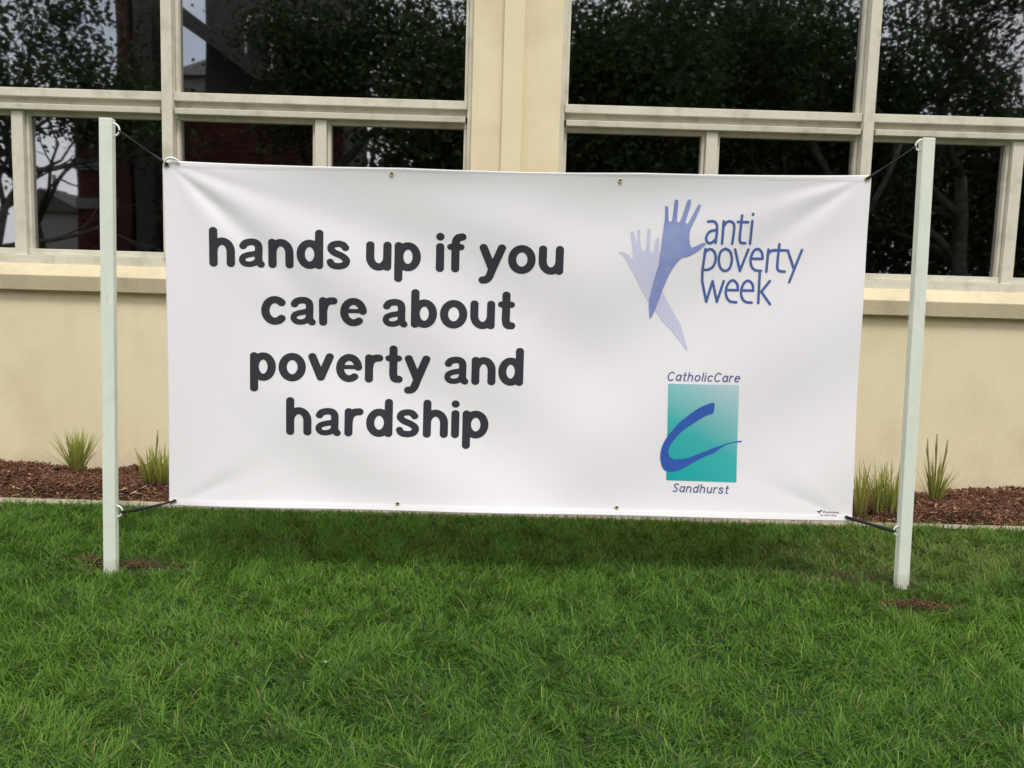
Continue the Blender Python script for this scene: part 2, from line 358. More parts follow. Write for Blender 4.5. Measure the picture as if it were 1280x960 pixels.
fi = np.array([(3,2,1,0),(4,5,6,7),(0,1,5,4),(1,2,6,5),(2,3,7,6),(3,0,4,7)])
q = (np.arange(n)[:, None, None]*8 + fi[None]).reshape(-1)
pal = 1.4*np.array([(.075,.034,.019),(.10,.046,.026),(.05,.024,.015),(.14,.07,.04),(.03,.017,.012),(.19,.11,.065),(.34,.25,.16)])
pk = rng.choice(7, n, p=[.25,.24,.17,.16,.1,.065,.015]); col = pal[pk]*rng.uniform(.75, 1.25, (n, 1))
tag(link('bark_mulch', big_mesh('bark_mulch', V, q, np.full(n*6, 4), np.repeat(col, 8, 0)), CHIP),
    'shredded brown bark mulch covering the garden bed along the wall', 'mulch', kind='stuff')

# ------------------------------------------------------------------ lawn grass
def blades(name, px, py, pz, length, width, az, lean, curl, col, m):
    n = len(px); dx = np.cos(az); dy = np.sin(az)
    sxn = -dy; syn = dx
    tw = rng.uniform(-.8, .8, n); sx_ = sxn*np.cos(tw)+dx*np.sin(tw); sy_ = syn*np.cos(tw)+dy*np.sin(tw)
    V = np.zeros((n, 7, 3), np.float32); prof = ((0, 1.0), (.4, .9), (.75, .6))
    for k, (t, ww) in enumerate(prof + ((1.0, 0.0),)):
        out = length*(np.sin(lean)*t + curl*t*t); h = length*(np.cos(lean)*t - .45*np.abs(curl)*t*t)
        x = px+dx*out; y = py+dy*out; z = pz+h
        if k < 3:
            V[:, 2*k] = np.stack([x-sx_*width*ww/2, y-sy_*width*ww/2, z], -1); V[:, 2*k+1] = np.stack([x+sx_*width*ww/2, y+sy_*width*ww/2, z], -1)
        else: V[:, 6] = np.stack([x, y, z], -1)
    b = np.arange(n)[:, None]*7
    f = np.concatenate([b+np.array([[0, 1, 3, 2]]), b+np.array([[2, 3, 5, 4]]), b+np.array([[4, 5, 6]])], 1).reshape(-1)
    tot = np.tile([4, 4, 3], n)
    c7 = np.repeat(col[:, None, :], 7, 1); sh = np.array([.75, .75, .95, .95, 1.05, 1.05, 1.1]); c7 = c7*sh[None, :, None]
    return big_mesh(name, V.reshape(-1, 3), f, tot, c7.reshape(-1, 3))
PL = on_z(137, 716); PR = on_z(1129, 733)
WORN = [(on_z(165, 706), .26, .10), (on_z(112, 700), .10, .05), (on_z(1150, 757), .20, .07), (on_z(1075, 720), .36, .20), (on_z(1010, 690), .3, .12), (on_z(1250, 690), .35, .12)]
WW = [1.0, .8, 1.0, .55, .4, .3]
n = 400000
gx = rng.uniform(-4.8, 4.8, n); gy = rng.uniform(1.6, EDGE_Y0+.004, n)
vis = np.abs(gx) < .62*gy + 1.5
keep = vis | (rng.random(n) < .5)
worn = np.zeros(n)
for (c_, rx, ry), ww in zip(WORN, WW):
    d = ((gx-c_.x)/rx)**2 + ((gy-c_.y)/ry)**2 + (value_noise(gx, gy, 9, 21)-.5)*1.2
    worn = np.maximum(worn, ww*np.clip(1.3-d, 0, 1))
keep &= rng.random(n) > worn*.75
for P in (PL, PR): keep &= ~((np.abs(gx-P.x) < .024) & (np.abs(gy-P.y-.03) < .024))
gx, gy, worn = gx[keep], gy[keep], worn[keep]; n = len(gx)
cl = value_noise(gx, gy, 5.5, 31); cl2 = value_noise(gx, gy, 1.4, 32); cl3 = value_noise(gx, gy, 14, 33)
ln = rng.gamma(6, .0066, n)*(.72+.40*cl+.30*cl3)*(1-.5*worn); ln = ln.clip(.012, .095)
az = value_noise(gx, gy, 7, 34)*12.5 + rng.normal(0, 1.0, n)
lean = np.abs(rng.normal(.5, .36, n)) + .35*(cl3 > .62)*rng.random(n); curl = rng.normal(.36, .32, n).clip(-.2, 1.0)
wd = rng.uniform(.0026, .0056, n)
G1 = np.array((.104, .214, .021)); G2 = np.array((.044, .120, .012)); G3 = np.array((.205, .275, .055)); ST = np.array((.24, .21, .10))
t = np.clip(.55*cl2+.45*rng.random(n), 0, 1)[:, None]
col = G2*(1-t)+G1*t; y_ = (rng.random(n) < .16)[:, None]; col = np.where(y_, col*.4+G3*.6, col)
pc = on_z(1190, 700); ylw = np.exp(-((gx-pc.x)/1.0)**2-((gy-pc.y)/.5)**2)*(.35+.65*cl3); col = col*(1-.45*ylw[:, None]) + np.array((.20, .225, .06))*.45*ylw[:, None]
dry = (rng.random(n) < .018+.35*worn+.06*ylw)[:, None]; col = np.where(dry, ST*rng.uniform(.6, 1.15, (n, 1)), col)
gz = (value_noise(gx, gy, 1.2, 3)-.5)*.02 - .008
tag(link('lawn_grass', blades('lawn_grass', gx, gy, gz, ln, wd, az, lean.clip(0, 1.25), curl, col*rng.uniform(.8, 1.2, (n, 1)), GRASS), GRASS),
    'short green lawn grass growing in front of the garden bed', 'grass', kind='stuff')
# bare dug soil round the posts: loose crumbs among thinned grass
CR = MB(); crc = []; rr = random.Random(5)
for (c_, rx_, ry_), k_ in ((WORN[0], 520), (WORN[1], 160), (WORN[2], 480), (WORN[3], 200), (WORN[4], 80)):
    for k in range(k_):
        x = c_.x+rr.gauss(0, rx_*.42); y = c_.y+rr.gauss(0, ry_*.42); r_ = rr.uniform(.002, .0065)*(1.5 if rr.random() < .06 else 1); z = rr.uniform(-.002, .012)
        i_ = len(CR.v); CR.v += [(x+r_*rr.uniform(.7, 1.4), y+rr.gauss(0, r_*.3), z), (x-r_*rr.uniform(.7, 1.4), y, z+rr.gauss(0, r_*.3)), (x, y+r_*rr.uniform(.7, 1.4), z), (x+rr.gauss(0, r_*.3), y-r_*rr.uniform(.7, 1.4), z), (x, y, z+r_*rr.uniform(.5, .9)), (x, y, z-r_*.6)]
        CR.f += [tuple(i_+q_ for q_ in f_) for f_ in ((0, 2, 4), (2, 1, 4), (1, 3, 4), (3, 0, 4), (2, 0, 5), (1, 2, 5), (3, 1, 5), (0, 3, 5))]
        crc += [np.array((.105, .06, .034))*rr.uniform(.55, 1.3)]*6
tag(link('loose_soil', big_mesh('loose_soil', np.array(CR.v), np.array(CR.f).reshape(-1), np.full(len(CR.f), 3), np.array(crc)), CHIP),
    'crumbs of reddish dug soil scattered round the post bases', 'soil', kind='stuff')
# a few dry leaves on the lawn
for k, (u_, v_, c_, lb) in enumerate(((374, 819, (.30, .2, .11), 'small brown dry leaf lying in the lawn grass'), (300, 848, (.46, .43, .32), 'small whitish shrivelled leaf lying in the lawn grass'),
                                      (410, 826, (.26, .32, .17), 'small grey-green fallen leaf lying in the lawn grass'))):
    p_ = on_z(u_, v_, .03); b_ = bmesh.new(); vs_ = []
    for q_ in range(9):
        t_ = q_/8; wv = .008*math.sin(math.pi*t_)**.8; vs_.append((b_.verts.new((t_*.036-.018, -wv-.0004, .006*math.sin(t_*5+k))), b_.verts.new((t_*.036-.018, wv+.0004, .006*math.sin(t_*4+k)+.002))))
    for a_, c2 in zip(vs_[:-1], vs_[1:]): b_.faces.new((a_[0], c2[0], c2[1], a_[1]))
    me = bpy.data.meshes.new('dry_leaf'); b_.to_mesh(me); b_.free(); o = link('dry_leaf', me, mat('dry_leaf_m', c_, .8), smooth=True); o.location = p_; o.rotation_euler = (.3*k-.6, .35, 1.3*k)
    sd_ = o.modifiers.new('thick', 'SOLIDIFY'); sd_.thickness = .0008
    tag(o, lb, 'leaf', 'dry leaves on the lawn')

# ------------------------------------------------------------------ tussock plants in the bed
def tussock(px, py, label, h, spread, nb, spikes=(), seed=1, halves=((0, 0),), dryf=.12):
    global rng
    keep_rng = rng; rng = np.random.default_rng(seed)
    p = on_z(px, py, .035); p.z = float(bed_z(np.array([p.x]), np.array([p.y]))[0])
    t = thing('tussock_grass', label, 'plant', p, 'tussock plants in the mulch')
    k = nb*len(halves); hv = np.array(halves)[rng.integers(0, len(halves), k)]
    r_ = rng.uniform(0, .028, k); a_ = rng.uniform(0, 2*np.pi, k)
    bx = hv[:, 0]+r_*np.cos(a_); by = hv[:, 1]+r_*np.sin(a_)
    ln_ = h*rng.uniform(.5, 1.08, k); lean_ = np.abs(rng.normal(0, spread, k))+r_*6*spread
    t_ = rng.random((k, 1)); c_ = np.array((.20, .25, .035))*(1-t_)+np.array((.37, .39, .085))*t_
    dr = (rng.random(k) < dryf)[:, None]; c_ = np.where(dr, np.array((.34, .27, .14))*rng.uniform(.7, 1.1, (k, 1)), c_)
    lean_ = np.where(dr[:, 0], lean_*1.9+.1, lean_)
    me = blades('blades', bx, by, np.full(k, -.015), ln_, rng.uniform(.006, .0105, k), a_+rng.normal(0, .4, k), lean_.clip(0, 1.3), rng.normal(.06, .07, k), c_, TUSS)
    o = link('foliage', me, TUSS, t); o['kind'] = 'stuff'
    for (sx, sh, tilt) in spikes:
        s_ = MB(); s_.tube([(sx*.4, 0, 0), (sx*.8, 0, sh*.55), (sx+tilt*.6, 0, sh*.8), (sx+tilt, 0, sh)], [.005, .0045, .007, .003], 6)
        s_.build('seed_spike', varied('seed_spike_m', (.15, .10, .06), (.26, .24, .09), 40, .8), t, smooth=True)
    rng = keep_rng
    return t
tussock(97, 592, 'fine tidy yellow-green tussock beyond the post that faces the brick-red pane', .30, .27, 170, seed=2)
tussock(192, 607, 'ragged tussock with dry straws beside the lower corner cord knot of the banner', .27, .26, 100, spikes=((.02, .33, .01),), seed=3, halves=((-.02, 0), (.05, .01)), dryf=.2)
tussock(1098, 641, 'split twin tussock between the banner edge and a white post', .34, .15, 45, seed=4, halves=((-.11, 0), (0, .02), (.07, 0)), dryf=.18)
tussock(1168, 625, 'stiff upright tussock with three dark seed spikes against the wall', .30, .25, 110, spikes=((-.065, .39, -.008), (-.012, .42, -.006), (.045, .385, .004)), seed=5)
tt = bpy.data.objects['tussock_grass']; tt['label'] = 'fine fountain-shaped green tussock standing alone in mulch close to the wall'
bpy.data.objects['tussock_grass.001']['label'] = 'ragged tussock with one tall stem and loose dry straws in mulch'

# ------------------------------------------------------------------ posts with screw hooks
PWD = .053
def post(base, top, rz, label, hooks):
    h = top.z
    t = thing('wooden_post', label, 'post', (base.x, base.y, 0), 'square posts that hold the banner')
    bm = bmesh.new(); hw = PWD/2
    lean = Vector(((top.x-base.x)/h, (top.y-base.y)/h, 0)); rot = Matrix.Rotation(rz, 3, 'Z')
    rows = []
    for z in (-.3, .0, h*.25, h*.5, h*.75, h):
        rows.append([bm.verts.new(rot @ Vector((sx*hw, sy*hw + hw, 0)) + lean*z + Vector((0, 0, z))) for sx, sy in ((-1, -1), (1, -1), (1, 1), (-1, 1))])
    for a_, b_ in zip(rows[:-1], rows[1:]):
        for k in range(4): bm.faces.new((a_[k], a_[(k+1) % 4], b_[(k+1) % 4], b_[k]))
    bm.faces.new(rows[-1]); bm.faces.new(rows[0][::-1])
    me = bpy.data.meshes.new('timber'); bm.to_mesh(me); bm.free()
    o = link('timber', me, POSTP, t); b = o.modifiers.new('bevel', 'BEVEL'); b.width = .003; b.segments = 2; b.limit_method = 'ANGLE'
    ends = []
    for (z, side, R_, a0, a1) in hooks:
        c_ = rot @ Vector((side*(hw-.004), hw*.9, 0)) + lean*z + Vector((0, 0, z))
        ax = rot @ Vector((side, 0, 0))
        pts = []
        for k in range(15):
            th = math.radians(a0+(a1-a0)*k/14)
            pts.append(c_ + ax*(R_*1.05*math.cos(th)) + Vector((0, -.004*math.sin(th*.5), R_*math.sin(th))))
        MB().tube(pts, .0042, 8).build('hook', HOOKM, t, smooth=True)
        q_ = c_ + ax*R_*1.0 + Vector((0, -.003, -R_*.15)); ends.append(q_ + t.location)
    return t, ends
YL, YR = PL.y, PR.y
LT = on_y(131.5, 147, YL); RT_ = on_y(1162, 172, YR)
def pz(u, v, Yp): return on_y(u, v, Yp).z
postL, hl = post(PL, LT, math.radians(7), 'white square post tied to the banner side that carries the large black words',
                 [(pz(146, 161, YL), 1, .026, 100, -75), (pz(146, 641, YL), 1, .026, 92, -92)])
postR, hr = post(PR, RT_, math.radians(-2), 'white square post tied to the banner side that carries the logos',
                 [(pz(1154, 181, YR), -1, .024, 100, -80), (pz(1122, 665, YR), -1, .024, 92, -92)])

# ------------------------------------------------------------------ the banner
BL = Vector((on_y(212, 632, YL+.02).x, YL+.03, on_y(212, 632, YL+.03).z))
def by_x(x): return YL + .03 + (x-PL.x)/(PR.x-PL.x)*(YR-YL)
def on_banner(u, v):
    d = ray(u, v); k = (YR-YL)/(PR.x-PL.x)          # plane y = c + k x
    c0 = YL+.03-PL.x*k; t = c0/(d[1]-k*d[0]); return np.array([t*d[0], t*d[1], CAM_H+t*d[2]])
c_tl, c_tr, c_br, c_bl = [on_banner(*p) for p in ((203, 200.5), (1089.5, 219), (1064.5, 651), (211.5, 632))]
e_u = np.array([1, (YR-YL)/(PR.x-PL.x), 0]); e_u /= np.linalg.norm(e_u); e_v = np.array([0, 0, 1.0]); e_n = np.cross(e_u, e_v)*1.0
if e_n[1] > 0: e_n = -e_n
ORG = (c_bl + 0)
def uv(P): d = P-ORG; return np.array([d@e_u, d@e_v])
q_tl, q_tr, q_br, q_bl = map(uv, (c_tl, c_tr, c_br, c_bl))
WB, HB = (q_tr[0]-q_tl[0]+q_br[0]-q_bl[0])/2, (q_tl[1]+q_tr[1]-q_br[1])/2
def S01(x): x = np.clip(x, 0, 1); return x*x*(3-2*x)
def relief(U, Vv):
    """cloth height towards the lawn, in metres, at banner coordinates"""
    U = np.asarray(U, float); Vv = np.asarray(Vv, float); h = np.zeros_like(U)
    def corner(cu, cv, su, sv, folds):
        nonlocal h
        dx = (U-cu)*su; dy = (Vv-cv)*sv; r = np.hypot(dx, dy)+1e-6; th = np.degrees(np.arctan2(dy, dx))
        for (a, wd_, amp, reach, bend) in folds:
            h += amp*np.exp(-((th-a-bend*r)/wd_)**2)*(r/(r+.16))*np.exp(-(r/reach)**2)*S01((r-.01)/.28)
    corner(q_tl[0], q_tl[1], 1, -1, [(38, 6, -.014, .8, 6), (27, 6, .005, .8, 2), (54, 8, .005, .6, 0), (17, 5, -.004, .8, 0)])
    corner(q_tr[0], q_tr[1], -1, -1, [(33, 6.5, -.010, .6, 4), (21, 5, .003, .6, 0), (13, 5, -.004, .6, 0), (50, 9, .003, .5, 0)])
    corner(q_bl[0], q_bl[1], 1, 1, [(24, 7, -.005, .4, 0), (38, 9, .003, .4, 0)])
    corner(q_br[0], q_br[1], -1, 1, [(22, 6, -.006, .4, 0), (40, 8, .003, .4, 0)])
    top = q_tl[1] + (q_tr[1]-q_tl[1])*(U/WB); d = top-Vv
    h += .020*np.exp(-(np.clip(d, 0, None)/.075)**1.3)*S01((U-.25)/.5)*S01((WB-U-.15)/.4)*(.8+.2*np.sin(U*6.6+.5))
    bot = (q_br[1])*(U/WB); db = Vv-bot
    h += .009*np.exp(-np.abs(db)/.035)*S01(U/.3)
    h += .0072*np.sin((U*.55+Vv)*9.5+.6)*S01((U-.2)/.5)*S01((2.2-U)/.8)*S01(d/.3)
    h += .005*np.sin((U*-.6+Vv)*8.0+2.)*S01((U-1.3)/.6)*S01(d/.4)
    h += -.03*np.sin(np.pi*np.clip(U/WB, 0, 1))*np.sin(np.pi*np.clip(Vv/HB, 0, 1))
    h += .0011*(S01((.028-d)/.003) + S01((.028-db)/.003))
    return h
def bpos(U, Vv, lift=0.0):
    h = relief(U, Vv)+lift
    return ORG[None] + np.outer(U, e_u) + np.outer(Vv, e_v) + h[:, None]*e_n[None]
banner = thing('banner', 'large white printed banner stretched between two posts above the lawn', 'banner', tuple(ORG + e_u*WB/2))
def bchild(o): o.parent = banner; o.matrix_parent_inverse = Matrix.Translation(-banner.location); return o
nx, ny = 560, 280; s_ = np.linspace(0, 1, nx); t_ = np.linspace(0, 1, ny); S, T = np.meshgrid(s_, t_)
U = (q_bl[0]*(1-S)+q_br[0]*S)*(1-T) + (q_tl[0]*(1-S)+q_tr[0]*S)*T
Vv = (q_bl[1]*(1-S)+q_br[1]*S)*(1-T) + (q_tl[1]*(1-S)+q_tr[1]*S)*T
Vv = Vv - T**3*.014*np.sin(np.pi*S) - T**6*.004*np.abs(np.sin(3*np.pi*S)) ; U = U + .006*np.sin(np.pi*T)*(1-2*S)
Pf = bpos(U.ravel(), Vv.ravel()); Pb = Pf - e_n[None]*.0012
idx = np.arange(nx*ny).reshape(ny, nx); nq = nx*ny
q1 = np.stack([idx[:-1, :-1], idx[:-1, 1:], idx[1:, 1:], idx[1:, :-1]], -1).reshape(-1, 4); q2 = q1[:, ::-1]+nq
bd = np.concatenate([idx[0, :], idx[1:, -1], idx[-1, :-1][::-1], idx[1:-1, 0][::-1]]); bd2 = np.roll(bd, -1)
q3 = np.stack([bd2, bd, bd+nq, bd2+nq], -1)
Q = np.concatenate([q1, q2, q3]).reshape(-1)
bchild(link('cloth', big_mesh('cloth', np.concatenate([Pf, Pb]), Q, np.full(len(Q)//4, 4)), CLOTH, smooth=True))

# ---- flat print, meshed from distance fields so that it follows the folds
def seg_d(PX, PY, ax, ay, bx_, by_):
    vx, vy = bx_-ax, by_-ay; l2 = vx*vx+vy*vy+1e-12
    t = np.clip(((PX-ax)*vx+(PY-ay)*vy)/l2, 0, 1); return np.hypot(PX-ax-t*vx, PY-ay-t*vy)
def contour_mesh(name, field, u0, u1, v0, v1, step, m, lift=.0009):
    """mesh of field<0 over a grid in banner coordinates"""
    gu = np.arange(u0, u1+step, step); gv = np.arange(v0, v1+step, step); GU, GV = np.meshgrid(gu, gv); Fd = field(GU, GV)
    Fd = np.where(np.abs(Fd) < 1e-7, 1e-7, Fd); ins = Fd < 0
    cnt = ins[:-1, :-1].astype(int)+ins[:-1, 1:]+ins[1:, 1:]+ins[1:, :-1]
    pts = {}; VL = []; FL = []; FT = []
    def gvx(i, j):
        k = (i, j)
        if k not in pts: pts[k] = len(VL); VL.append((gu[j], gv[i]))
        return pts[k]
    def evx(a, b):
        k = (min(a, b), max(a, b))
        if k not in pts:
            fa, fb = Fd[k[0]], Fd[k[1]]; t = fa/(fa-fb); pts[k] = len(VL)
            VL.append((gu[k[0][1]]*(1-t)+gu[k[1][1]]*t, gv[k[0][0]]*(1-t)+gv[k[1][0]]*t))
        return pts[k]
    for i, j in zip(*np.nonzero(cnt)):
        cs = [(i, j), (i, j+1), (i+1, j+1), (i+1, j)]; poly = []
        for k in range(4):
            a, b = cs[k], cs[(k+1) % 4]
            if ins[a]: poly.append(gvx(*a))
            if ins[a] != ins[b]: poly.append(evx(a, b))
        if len(poly) > 2: FL += poly; FT.append(len(poly))
    if not VL: return None
    VA = np.array(VL); P = bpos(VA[:, 0], VA[:, 1], lift)
    return bchild(link(name, big_mesh(name, P, FL, np.array(FT)), m, smooth=True))
def strokes_field(strokes, hw, weights=None):
    segs = []
    for k, s in enumerate(strokes):
        w_ = hw*(weights[k] if weights else 1)
        segs += [(a, b, w_) for a, b in (zip(s[:-1], s[1:]) if len(s) > 1 else [(s[0], s[0])])]
    def f(U, V):
        d = np.full(U.shape, 9.0)
        for a, b, w_ in segs:
            m_ = 3*hw; j0 = np.searchsorted(U[0], min(a[0], b[0])-m_); j1 = np.searchsorted(U[0], max(a[0], b[0])+m_)
            i0 = np.searchsorted(V[:, 0], min(a[1], b[1])-m_); i1 = np.searchsorted(V[:, 0], max(a[1], b[1])+m_)
            if j1 > j0 and i1 > i0: d[i0:i1, j0:j1] = np.minimum(d[i0:i1, j0:j1], seg_d(U[i0:i1, j0:j1], V[i0:i1, j0:j1], a[0], a[1], b[0], b[1])-w_)
        return d
    return f
WT = {'e': (.97, .58), 'a': (.92, .76), 's': (.88,), 't': (1, .85), 'f': (1, .85), 'A': (1, 1)}
def poly_field(poly):
    P = np.array(poly); P2 = np.roll(P, -1, 0)
    def f(U, V):
        d = np.full(U.shape, 9.0); ins = np.zeros(U.shape, bool)
        for (ax, ay), (bx_, by_) in zip(P, P2):
            d = np.minimum(d, seg_d(U, V, ax, ay, bx_, by_))
            if ay != by_: ins ^= ((ay > V) != (by_ > V)) & (U < (bx_-ax)*(V-ay)/(by_-ay)+ax)
        return np.where(ins, -d, d)
    return f
def cat(pts, n=7, closed=False):
    if len(pts) < 3: return list(pts)
    P = [np.array(p, float) for p in pts]; N_ = len(P); out = []
    for i in range(N_ if closed else N_-1):
        if closed: p0, p1, p2, p3 = P[i-1], P[i], P[(i+1) % N_], P[(i+2) % N_]
        else: p0, p1, p2, p3 = P[max(i-1, 0)], P[i], P[i+1], P[min(i+2, N_-1)]
        for k in range(n):
            t = k/n; out.append(.5*((2*p1)+(p2-p0)*t+(2*p0-5*p1+4*p2-p3)*t*t+(3*p1-p0-3*p2+p3)*t**3))
    if not closed: out.append(P[-1])
    return out
def ell(cx, cy, rx, ry, a0, a1, n=26):
    return [(cx+rx*math.cos(math.radians(a0+(a1-a0)*k/n)), cy+ry*math.sin(math.radians(a0+(a1-a0)*k/n))) for k in range(n+1)]
s = .135; AS = 1.34; A2 = AS-s
GLY = {   # centre lines in units of the x-height, advance width
 'h': ([[(s, s), (s, A2)], ell(.43, .52, .295, .345, 180, 0)+[(.725, s)]], .86),
 'n': ([[(s, s), (s, 1-s)], ell(.43, .52, .295, .345, 180, 0)+[(.725, s)]], .86),
 'u': ([[(s, 1-s)]+ell(.43, .47, .295, .335, 180, 360), [(.725, 1-s), (.725, s)]], .86),
 'd': ([ell(.44, .5, .305, .365, 0, 360), [(.765, s), (.765, A2)]], .90),
 'b': ([ell(.46, .5, .305, .365, 0, 360), [(s, s), (s, A2)]], .90),
 'p': ([ell(.46, .5, .305, .365, 0, 360), [(s, 1-s), (s, -.37+s)]], .90),
 'o': ([ell(.475, .5, .34, .365, 0, 360)], .95),
 'c': ([ell(.465, .5, .33, .365, 47, 313)], .86),
 'e': ([ell(.465, .5, .33, .365, 5, 306), [(.135, .535), (.79, .535)]], .93),
 'a': ([cat([(.16, .73), (.24, .825), (.43, .867), (.60, .835), (.68, .71), (.68, .32), (.70, .2), (.765, .125)]), cat([(.68, .51), (.54, .475), (.33, .435), (.17, .365), (.13, .25), (.22, .145), (.40, .125), (.57, .18), (.68, .31)])], .90),
 's': ([cat([(.645, .745), (.55, .845), (.39, .875), (.20, .825), (.15, .70), (.26, .585), (.53, .465), (.68, .33), (.61, .175), (.39, .125), (.20, .165), (.13, .265)])], .82),
 'r': ([[(s, s), (s, 1-s)], cat([(s, .5), (.19, .72), (.33, .845), (.50, .865)])], .62),
 't': ([cat([(.28, 1.19), (.28, .6), (.28, .33), (.33, .17), (.48, .145)]), [(.11, .865), (.47, .865)]], .60),
 'f': ([cat([(.28, s), (.28, .7), (.28, .98), (.35, 1.16), (.51, 1.205)]), [(.11, .865), (.47, .865)]], .60),
 'i': ([[(s, s), (s, 1-s)], [(s, A2-.01), (s, A2)]], .27),
 'l': ([[(s, s), (s, A2)]], .27),
 'v': ([[(.12, .87), (.43, .17), (.74, .87)]], .86),
 'y': ([[(.12, .87), (.43, .17)], cat([(.76, .87), (.43, .12), (.35, -.08), (.25, -.20), (.11, -.225)], 5)], .87),
 'C': ([ell(.56, .67, .44, .55, 48, 312)], 1.08),
 'S': ([cat([(.72, 1.10), (.58, 1.2), (.40, 1.21), (.22, 1.1), (.19, .92), (.32, .77), (.56, .62), (.70, .42), (.62, .22), (.42, .13), (.14, .2)])], .86),
 'A': ([ell(.42, .5, .30, .365, 0, 360), [(.75, .87), (.75, s)]], .86),     # single-storey italic a
}
def line_strokes(text, gap=.155, space=.42, italic=False):
    x = 0; words = []; cur = []; wts = []; wc = []
    for ch in text:
        if ch == ' ': words.append(cur); cur = []; wts.append(wc); wc = []; x += space; continue
        st, wd_ = GLY['A' if (italic and ch == 'a') else ch]
        cur += [[(p[0]+x, p[1]) for p in q_] for q_ in st]; x += wd_+gap; wc += list(WT.get('A' if (italic and ch == 'a') else ch, (1,)*len(st))) if not italic else [1]*len(st)
    words.append(cur); wts.append(wc); return words, wts, x-gap
def text_line(text, pl, pr, xh, hw, m, step, name, italic=0.0, gap=.155, thin=1.0):
    """text between two pixels on the baseline, on the banner"""
    a = uv(on_banner(*pl)); b = uv(on_banner(*pr)); words, wts, wd_ = line_strokes(text, gap, italic=bool(italic))
    sx = (b[0]-a[0])/wd_; k = (b[1]-a[1])/(b[0]-a[0])
    for wds, wt in zip(words, wts):
        st = [[(a[0]+(p[0]+italic*p[1]-italic*.4)*sx, a[1]+(p[1]+(p[1]-.5)*.30*(1-1/thin))*xh+k*p[0]*sx) for p in q_] for q_ in wds]
        al = np.array([p for q_ in st for p in q_]); mg = hw*2
        fl = strokes_field([[(p[0], p[1]*thin) for p in q_] for q_ in st], hw, wt)
        contour_mesh(name, lambda U_, V_: fl(U_, V_*thin), al[:, 0].min()-mg, al[:, 0].max()+mg, al[:, 1].min()-mg, al[:, 1].max()+mg, step, m)
PXM = 291.0
XH = 36/PXM
for tx, pl, pr in (('hands up if you', (261.7, 333), (704, 343.5)), ('care about', (326, 405.7), (643.5, 412.5)),
                   ('poverty and', (312.4, 475.8), (653.6, 483)), ('hardship', (357.4, 543.8), (610, 549.5))):
    text_line(tx, pl, pr, XH, .145*XH, INK, .0026, 'printed_word', gap=.12, thin=1.14)
def zp(ox, oy, sc, pts): return [tuple(uv(on_banner(ox+p[0]*sc, oy+p[1]*sc))) for p in pts]
def poly_print(name, pts, m, lift, step=.0022, smooth=True):
    al = np.array(pts); return contour_mesh(name, poly_field(pts), al[:, 0].min()-.006, al[:, 0].max()+.006, al[:, 1].min()-.006, al[:, 1].max()+.006, step, m, lift)
H1 = [(313,125),(322,120),(329,127),(332,195),(340,205),(350,198),(358,150),(364,92),(374,86),(384,92),(381,150),(378,200),(386,209),(396,200),(415,150),(432,95),(445,83),(454,92),(448,130),(425,205),(432,214),(442,208),(470,155),(492,115),(503,111),(507,122),(490,165),(455,240),(447,275),(447,310),(453,338),(462,346),(490,335),(520,322),(537,326),(520,345),(480,375),(440,395),(405,405),(375,435),(340,490),(310,560),(285,630),(262,690),(236,738),(230,700),(228,640),(238,590),(258,510),(280,440),(287,380),(297,300),(308,220),(313,180)]
H2 = [(58,375),(75,370),(105,378),(125,400),(135,408),(138,380),(130,310),(125,265),(135,256),(145,265),(152,300),(160,322),(162,300),(162,255),(170,249),(178,256),(180,320),(190,362),(200,366),(208,350),(214,290),(218,248),(227,243),(235,250),(233,300),(232,355),(240,374),(250,370),(258,320),(265,298),(275,293),(281,300),(280,350),(285,390),(278,450),(272,500),(285,560),(310,600),(340,660),(375,720),(405,775),(420,830),(440,908),(430,908),(395,855),(350,800),(300,745),(270,700),(225,640),(185,575),(155,510),(120,450),(100,410),(80,388)]
ZA = (760, 230, 260/1135)
poly_print('printed_pale_hand', cat(zp(*ZA, H2), 3, True), INKL, .0009)
poly_print('printed_blue_hand', cat(zp(*ZA, H1), 3, True), INKH, .0016)
def stroke_print(name, sts, ox, oy, sc, hw, m, step=.0016):
    st = [cat(zp(ox, oy, sc, q_), 6) if sm else zp(ox, oy, sc, q_) for q_, sm in sts]
    al = np.array([p for q_ in st for p in q_]); g_ = hw*2
    return contour_mesh(name, strokes_field(st, hw), al[:, 0].min()-g_, al[:, 0].max()+g_, al[:, 1].min()-g_, al[:, 1].max()+g_, step, m, .0011)
def e_(x, y): return [([(x+5, y+53), (x+66, y+54)], 0), ([(x+66, y+54), (x+62, y+20), (x+40, y), (x+16, y+14), (x+1, y+54), (x+5, y+92), (x+24, y+115), (x+57, y+120)], 1)]
anti = [([(548,205),(575,203),(592,215),(597,245),(590,320)], 1), ([(595,250),(560,258),(542,280),(538,302),(548,320),(568,320),(592,298)], 1),
        ([(633,203),(625,325)], 0), ([(631,232),(650,208),(672,204),(688,220),(690,250),(681,325)], 1),
        ([(733,172),(722,285),(727,318),(752,322)], 1), ([(710,206),(766,208)], 0), ([(789,202),(779,325)], 0), ([(793,163),(792,168)], 0)]
pov = [([(535,355),(520,475),(520,530),(543,643),(577,530),(601,643),(638,530)], 0), ([(530,375),(558,355),(584,370),(592,408),(580,447),(555,466),(527,468)], 1),
       ([(645,353),(670,368),(681,412),(670,458),(645,474),(620,458),(609,412),(620,368),(645,353)], 1), ([(698,357),(726,474),(771,357)], 0)] + e_(783, 354) + [
       ([(840,474),(834,478),(825,650)], 0), ([(881,357),(869,478)], 0), ([(876,388),(895,365),(918,362)], 1), ([(940,328),(929,440),(936,472),(968,478)], 1), ([(905,360),(975,362)], 0),
       ([(985,362),(1020,468)], 0), ([(1062,360),(993,535)], 0)]
